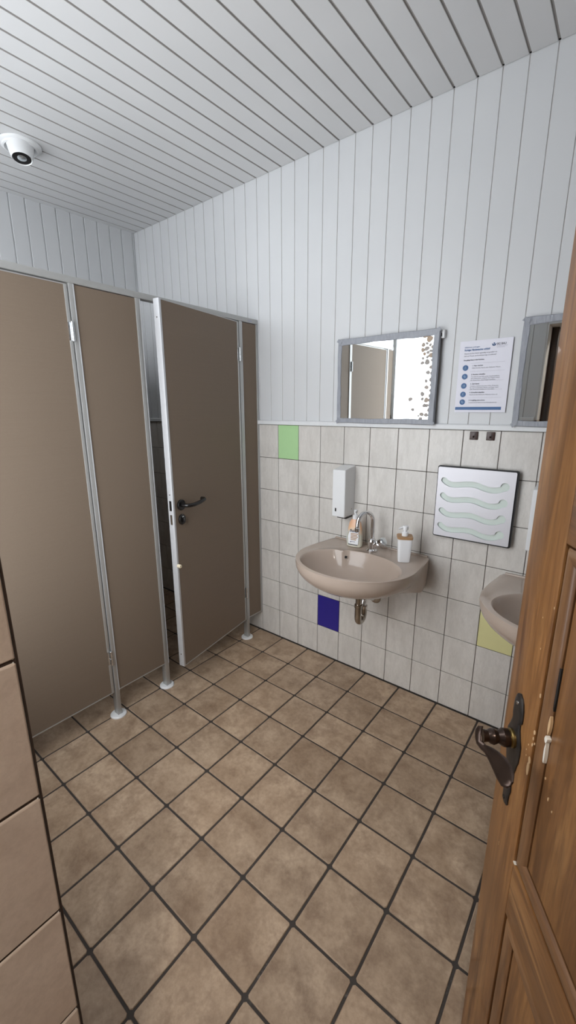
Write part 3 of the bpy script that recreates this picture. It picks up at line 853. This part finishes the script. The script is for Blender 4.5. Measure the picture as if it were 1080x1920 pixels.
# ------------------------------------------------------------------ wavy panel
wp = tag(empty('ventilation_panel', (1.1175, 0, .8965)), 'square silver panel with four wavy frosted slots on the tiles', 'ventilation panel')
S = .3325
def rrect(x0, x1, z0, z1, r, n=6):
    out = []
    for cx, cz, a0 in ((x1-r, z1-r, 0), (x0+r, z1-r, 90), (x0+r, z0+r, 180), (x1-r, z0+r, 270)):
        for k in range(n+1):
            a = R(a0+90*k/n); out.append((cx+r*math.cos(a), cz+r*math.sin(a)))
    return out
m = MB(); m.prism(rrect(.006, S-.004, .006, S-.006, .008), -.0225, -.0005, 'black_soft'); m.build('housing', wp)
m = MB(); m.prism(rrect(0, S, 0, S, .010), -.0250, -.0205, 'black_soft'); m.build('gasket', wp)
cl_ = [(.034, .2675), (.045, .259), (.060, .2525), (.080, .2505), (.105, .2535), (.130, .258), (.155, .2595), (.178, .2570), (.200, .2500), (.225, .2440), (.250, .2440), (.270, .2500), (.282, .2560)]
def wave_outline(dz):
    P = [Vector((x, z+dz)) for x, z in cl_]
    # smooth
    Q = []
    for k in range(len(P)-1):
        p0, p1, p2, p3 = P[max(k-1, 0)], P[k], P[k+1], P[min(k+2, len(P)-1)]
        for t_ in (0, .25, .5, .75):
            Q.append(.5*((2*p1)+(-p0+p2)*t_+(2*p0-5*p1+4*p2-p3)*t_*t_+(-p0+3*p1-3*p2+p3)*t_**3))
    Q.append(P[-1])
    up, dn = [], []
    r = .0125
    for k, p in enumerate(Q):
        d = (Q[min(k+1, len(Q)-1)]-Q[max(k-1, 0)]).normalized(); nn = Vector((-d.y, d.x))
        up.append(p+nn*r); dn.append(p-nn*r)
    c0 = Q[0]; d0 = (Q[0]-Q[1]).normalized(); a0 = math.atan2(d0.y, d0.x)
    cap0 = [c0+Vector((math.cos(a0+R(q)), math.sin(a0+R(q))))*r for q in range(-75, 76, 15)]  # from up side to down side
    cB = Q[-1]+Vector((.0040, .0065)); rb = .0175
    # bulb at the end
    bulb = [cB+Vector((math.cos(R(q)), math.sin(R(q))))*rb for q in range(-95, 171, 15)]
    dn2 = [p for p in dn if (p-cB).length > rb*.97]; up2 = [p for p in up if (p-cB).length > rb*.97]
    return dn2 + bulb + up2[::-1] + cap0
cu = bpy.data.curves.new('p', 'CURVE'); cu.dimensions = '2D'; cu.fill_mode = 'BOTH'; cu.extrude = .0011
def spl(pts):
    s_ = cu.splines.new('POLY'); s_.points.add(len(pts)-1)
    for q, p in zip(s_.points, pts): q.co = (p[0], p[1], 0, 1)
    s_.use_cyclic_u = True
spl(rrect(.005, S-.0075, .007, S-.006, .006))
for k in range(4): spl(wave_outline(-.0697*k))
to = bpy.data.objects.new('p', cu); C.objects.link(to)
dg = bpy.context.evaluated_depsgraph_get(); dg.update()
me = bpy.data.meshes.new_from_object(to.evaluated_get(dg)); bpy.data.objects.remove(to)
me.transform(Matrix.Rotation(R(90), 4, 'X')); me.materials.clear(); me.materials.append(M['brushed'])
po_ = bpy.data.objects.new('slotted_cover', me); C.objects.link(po_); po_.parent = wp; po_.location = (0, -.0310, 0)
for k in range(4):
    m = MB(); xs = .018
    m.box(xs, S-.020, -.0256, -.0248, .228-.0697*k, .285-.0697*k, 'frost'); m.build('frosted_pane', wp)

# ------------------------------------------------------------------ wooden door (local x: free edge -> hinge, y=0 face towards the window, -y out)
DW = .744
fx, fy = 1.6593, -1.1517
ang = math.atan2(-.858, .513)
# local +x = (.513,-.858); face normal (-.858,-.513) is local -y
door = empty('door_1', (fx, fy, 0), ang); tag(door, kind='structure')
T_ = .040
def D(mb, name, **k): return mb.build(name, door, **k)
zt0, zb0 = 2.03, .012
ST = .110
m = MB(); m.box(0, ST, 0, T_, zb0, zt0, 'wood_v', .002); D(m, 'stile')
m = MB(); m.box(DW-ST, DW, 0, T_, zb0, zt0, 'wood_v', .002); D(m, 'stile')
pan = [(.155, .583), (.702, 1.292), (1.43, 1.90)]
prev = zb0
for a, b in pan+[(zt0, None)]:
    m = MB(); m.box(ST, DW-ST, .0004, T_-.0004, prev, a, 'wood_h', .0008); D(m, 'rail'); prev = b
for a, b in pan:
    x0, x1 = ST, DW-ST
    m = MB()
    m.box(x0, x1, .016, .024, a, b, 'groove_wood')
    g = .0045; bw = .026
    m.box(x0+g+bw+g, x1-g-bw-g, .0055, T_-.0055, a+g+bw+g, b-g-bw-g, 'wood_p', .002)
    D(m, 'panel')
    # mitred bead round the panel
    prof = [(0, .018), (0, .0035), (.003, .0008), (.010, -.0008), (.018, .0004), (bw-.003, .0030), (bw, .006), (bw, .018)]
    X0, X1, Z0, Z1 = x0+g, x1-g, a+g, b-g
    m = MB()
    vr = [[m.b.verts.new(p) for p in [(X0+d, y, Z0+d), (X1-d, y, Z0+d), (X1-d, y, Z1-d), (X0+d, y, Z1-d)]] for d, y in prof]
    iv, ih = m.mi('wood_bead'), m.mi('wood_bead_h')
    for k in range(len(prof)-1):
        for j in range(4):
            f = m.b.faces.new((vr[k][j], vr[k][(j+1) % 4], vr[k+1][(j+1) % 4], vr[k+1][j])); f.material_index = ih if j in (0, 2) else iv
    D(m, 'moulding')
# broken and filled spot beside the panel
m = MB(); xb = ST+.0045+.026
m.prism([(xb-.0015, 1.110), (xb+.003, 1.112), (xb+.0035, 1.06), (xb+.001, 1.038), (xb-.001, 1.042)], .0045, .010, 'hole')
D(m, 'broken_gap')
m = MB(); rnd = random.Random(4)
def blob(m, x, z, rx, rz, mt, y=-.0006, d=.0012):
    n = 12; ph = rnd.uniform(0, 6)
    pl = [(x+rx*(1+.2*math.sin(2*q+ph)+rnd.uniform(-.12, .12))*math.cos(q), z+rz*(1+.15*math.sin(3*q+ph))*math.sin(q)) for q in [2*PI*k/n for k in range(n)]]
    m.prism(pl, y, y+d, mt)
blob(m, xb+.004, 1.015, .0025, .016, 'raw_wood', .0004, .004); blob(m, xb+.0035, .990, .0038, .006, 'filler', -.0005, .006); blob(m, xb+.004, .965, .0022, .018, 'filler', .0002, .005)
blob(m, ST-.003, .900, .0042, .0125, 'raw_wood'); blob(m, ST-.002, .917, .0032, .006, 'raw_wood')
for x, z, r_ in ((ST-.001, .948, .0018), (ST-.001, .960, .0016), (ST-.012, .938, .001), (ST-.014, .915, .001), (ST-.016, .925, .0008), (ST, .972, .0022), (ST-.001, 1.04, .002), (ST+.006, .956, .0012), (ST-.002, 1.19, .0012), (ST-.030, 1.16, .0008), (ST-.022, 1.11, .0009), (xb+.01, .925, .0012), (xb+.026, .903, .0018), (xb+.040, .895, .001), (ST-.06, .665, .0008), (ST-.06, .67, .0008)):
    blob(m, x, z, r_, r_*1.8, 'raw_wood', -.0004 if x < ST+.001 else .0045 if x > xb+.008 else -.001, .0012)
blob(m, ST+.004, .705, .003, .0012, 'filler', -.001, .004)
D(m, 'chipped_wood')
# ornamental plate and lever
zc0, hh = .883, .117
hwp = [(0, .0), (.02, .0075), (.05, .0115), (.10, .0145), (.16, .0155), (.20, .0150), (.225, .0110), (.27, .0105), (.33, .0140), (.38, .0180), (.45, .0185), (.52, .0175), (.56, .0150), (.60, .0135), (.66, .0125), (.70, .0095), (.74, .0090), (.78, .0105), (.83, .0118), (.88, .0090), (.93, .0080), (.97, .0082), (.99, .006), (1, .0)]
px0 = .052
prof2 = [(px0 - w*(1.22 + (.30 if .24 < t_ < .62 else 0)) - (.002 if .2 < t_ < .6 else 0), zc0+hh-2*hh*t_) for t_, w in hwp] + [(px0 + w*(1.22 + (.20 if .24 < t_ < .62 else 0)), zc0+hh-2*hh*t_) for t_, w in hwp[-2:0:-1]]
m = MB()
cen = Vector((px0, zc0))
def inset(pl, k): return [(px0+(x-px0)*k, zc0+(z-zc0)*(1-(1-k)*.12)) for x, z in pl]
m.loft([[(x, 0, z) for x, z in prof2], [(x, -.0022, z) for x, z in prof2], [(x, -.0040, z) for x, z in inset(prof2, .80)], [(x, -.0048, z) for x, z in inset(prof2, .45)]], 'iron')
plate = D(m, 'door_plate')
MB().lathe([(.0035, 0), (.0032, .0016), (.001, .0022)], 'steel', 16, at=(px0, -.0046, zc0+hh-.018), axis=(0, -1, 0)).build('screw', plate)
m = MB(); m.lathe([(.0035, 0), (.0032, .0016), (.001, .0022)], 'iron', 16, at=(px0, -.0044, zc0-hh+.014), axis=(0, -1, 0)); m.build('screw', plate)
zh = .909
m = MB(); m.lathe([(.0165, .004), (.0165, .008), (.0150, .010), (.0150, .012)], 'brass', 32, at=(px0, 0, zh), axis=(0, -1, 0)); m.build('collar', plate)
m = MB()
m.lathe([(.0135, .010), (.0155, .013), (.0158, .022), (.0125, .027), (.0105, .030), (.0125, .034), (.0140, .038), (.0128, .043), (.0100, .047), (.0105, .052), (.0115, .056)], 'lever', 32, at=(px0, 0, zh), axis=(0, -1, 0))
# flat neck and paddle grip
path = [(px0-.008, -.058, zh+.012, .006, .004), (px0-.004, -.062, zh+.008, .010, .004), (px0+.004, -.064, zh, .011, .0042), (px0+.012, -.0635, zh-.006, .009, .0045), (px0+.022, -.060, zh-.006, .0065, .0045), (px0+.032, -.056, zh-.002, .0085, .004), (px0+.048, -.052, zh+.001, .0125, .0036), (px0+.066, -.049, zh+.003, .0160, .0033), (px0+.084, -.048, zh+.004, .0170, .0030), (px0+.098, -.048, zh+.004, .0145, .0028), (px0+.106, -.048, zh+.004, .008, .0022), (px0+.108, -.048, zh+.004, .002, .001)]
rings = []
for k, (x, y, z, w, th) in enumerate(path):
    tl = R(-35) if k > 3 else R(0)
    wv = Vector((0, math.sin(-tl), math.cos(tl))); nv = Vector((0, wv.z, -wv.y))
    if k <= 3: wv = Vector((.7, .25, .7)).normalized() if k < 2 else Vector((.45, .2, .87)).normalized(); nv = Vector((0, 1, -.2)).normalized()
    rings.append([Vector((x, y, z))+wv*w*math.cos(2*PI*j/16)+nv*th*math.sin(2*PI*j/16) for j in range(16)])
m.loft(rings, 'lever')
D(m, 'door_handle')

# ------------------------------------------------------------------ camera, light, view
cam = bpy.data.cameras.new('camera'); co = bpy.data.objects.new('camera', cam); C.objects.link(co)
co.location = (1.7568, -1.9361, 1.4794); co.rotation_mode = 'XYZ'
co.rotation_euler = (CAMROT := (1.3280, .0024, .6691))
cam.sensor_fit = 'VERTICAL'; cam.sensor_height = 24; cam.lens = 24*782.58/1920; cam.clip_start = .02
sc.camera = co
w = bpy.data.worlds.new('world'); sc.world = w; w.use_nodes = True
w.node_tree.nodes['Background'].inputs[0].default_value = (.75, .85, 1, 1)
w.node_tree.nodes['Background'].inputs[1].default_value = .6
sc.view_settings.view_transform = 'Standard'; sc.view_settings.look = 'None'
sc.view_settings.gamma = 1; sc.view_settings.use_curve_mapping = False
sc.view_settings.exposure = 0.0
sc.cycles.use_denoising = True
sc.cycles.max_bounces = 10; sc.cycles.diffuse_bounces = 6
sc.cycles.sample_clamp_indirect = 6
sc.cycles.caustics_reflective = True
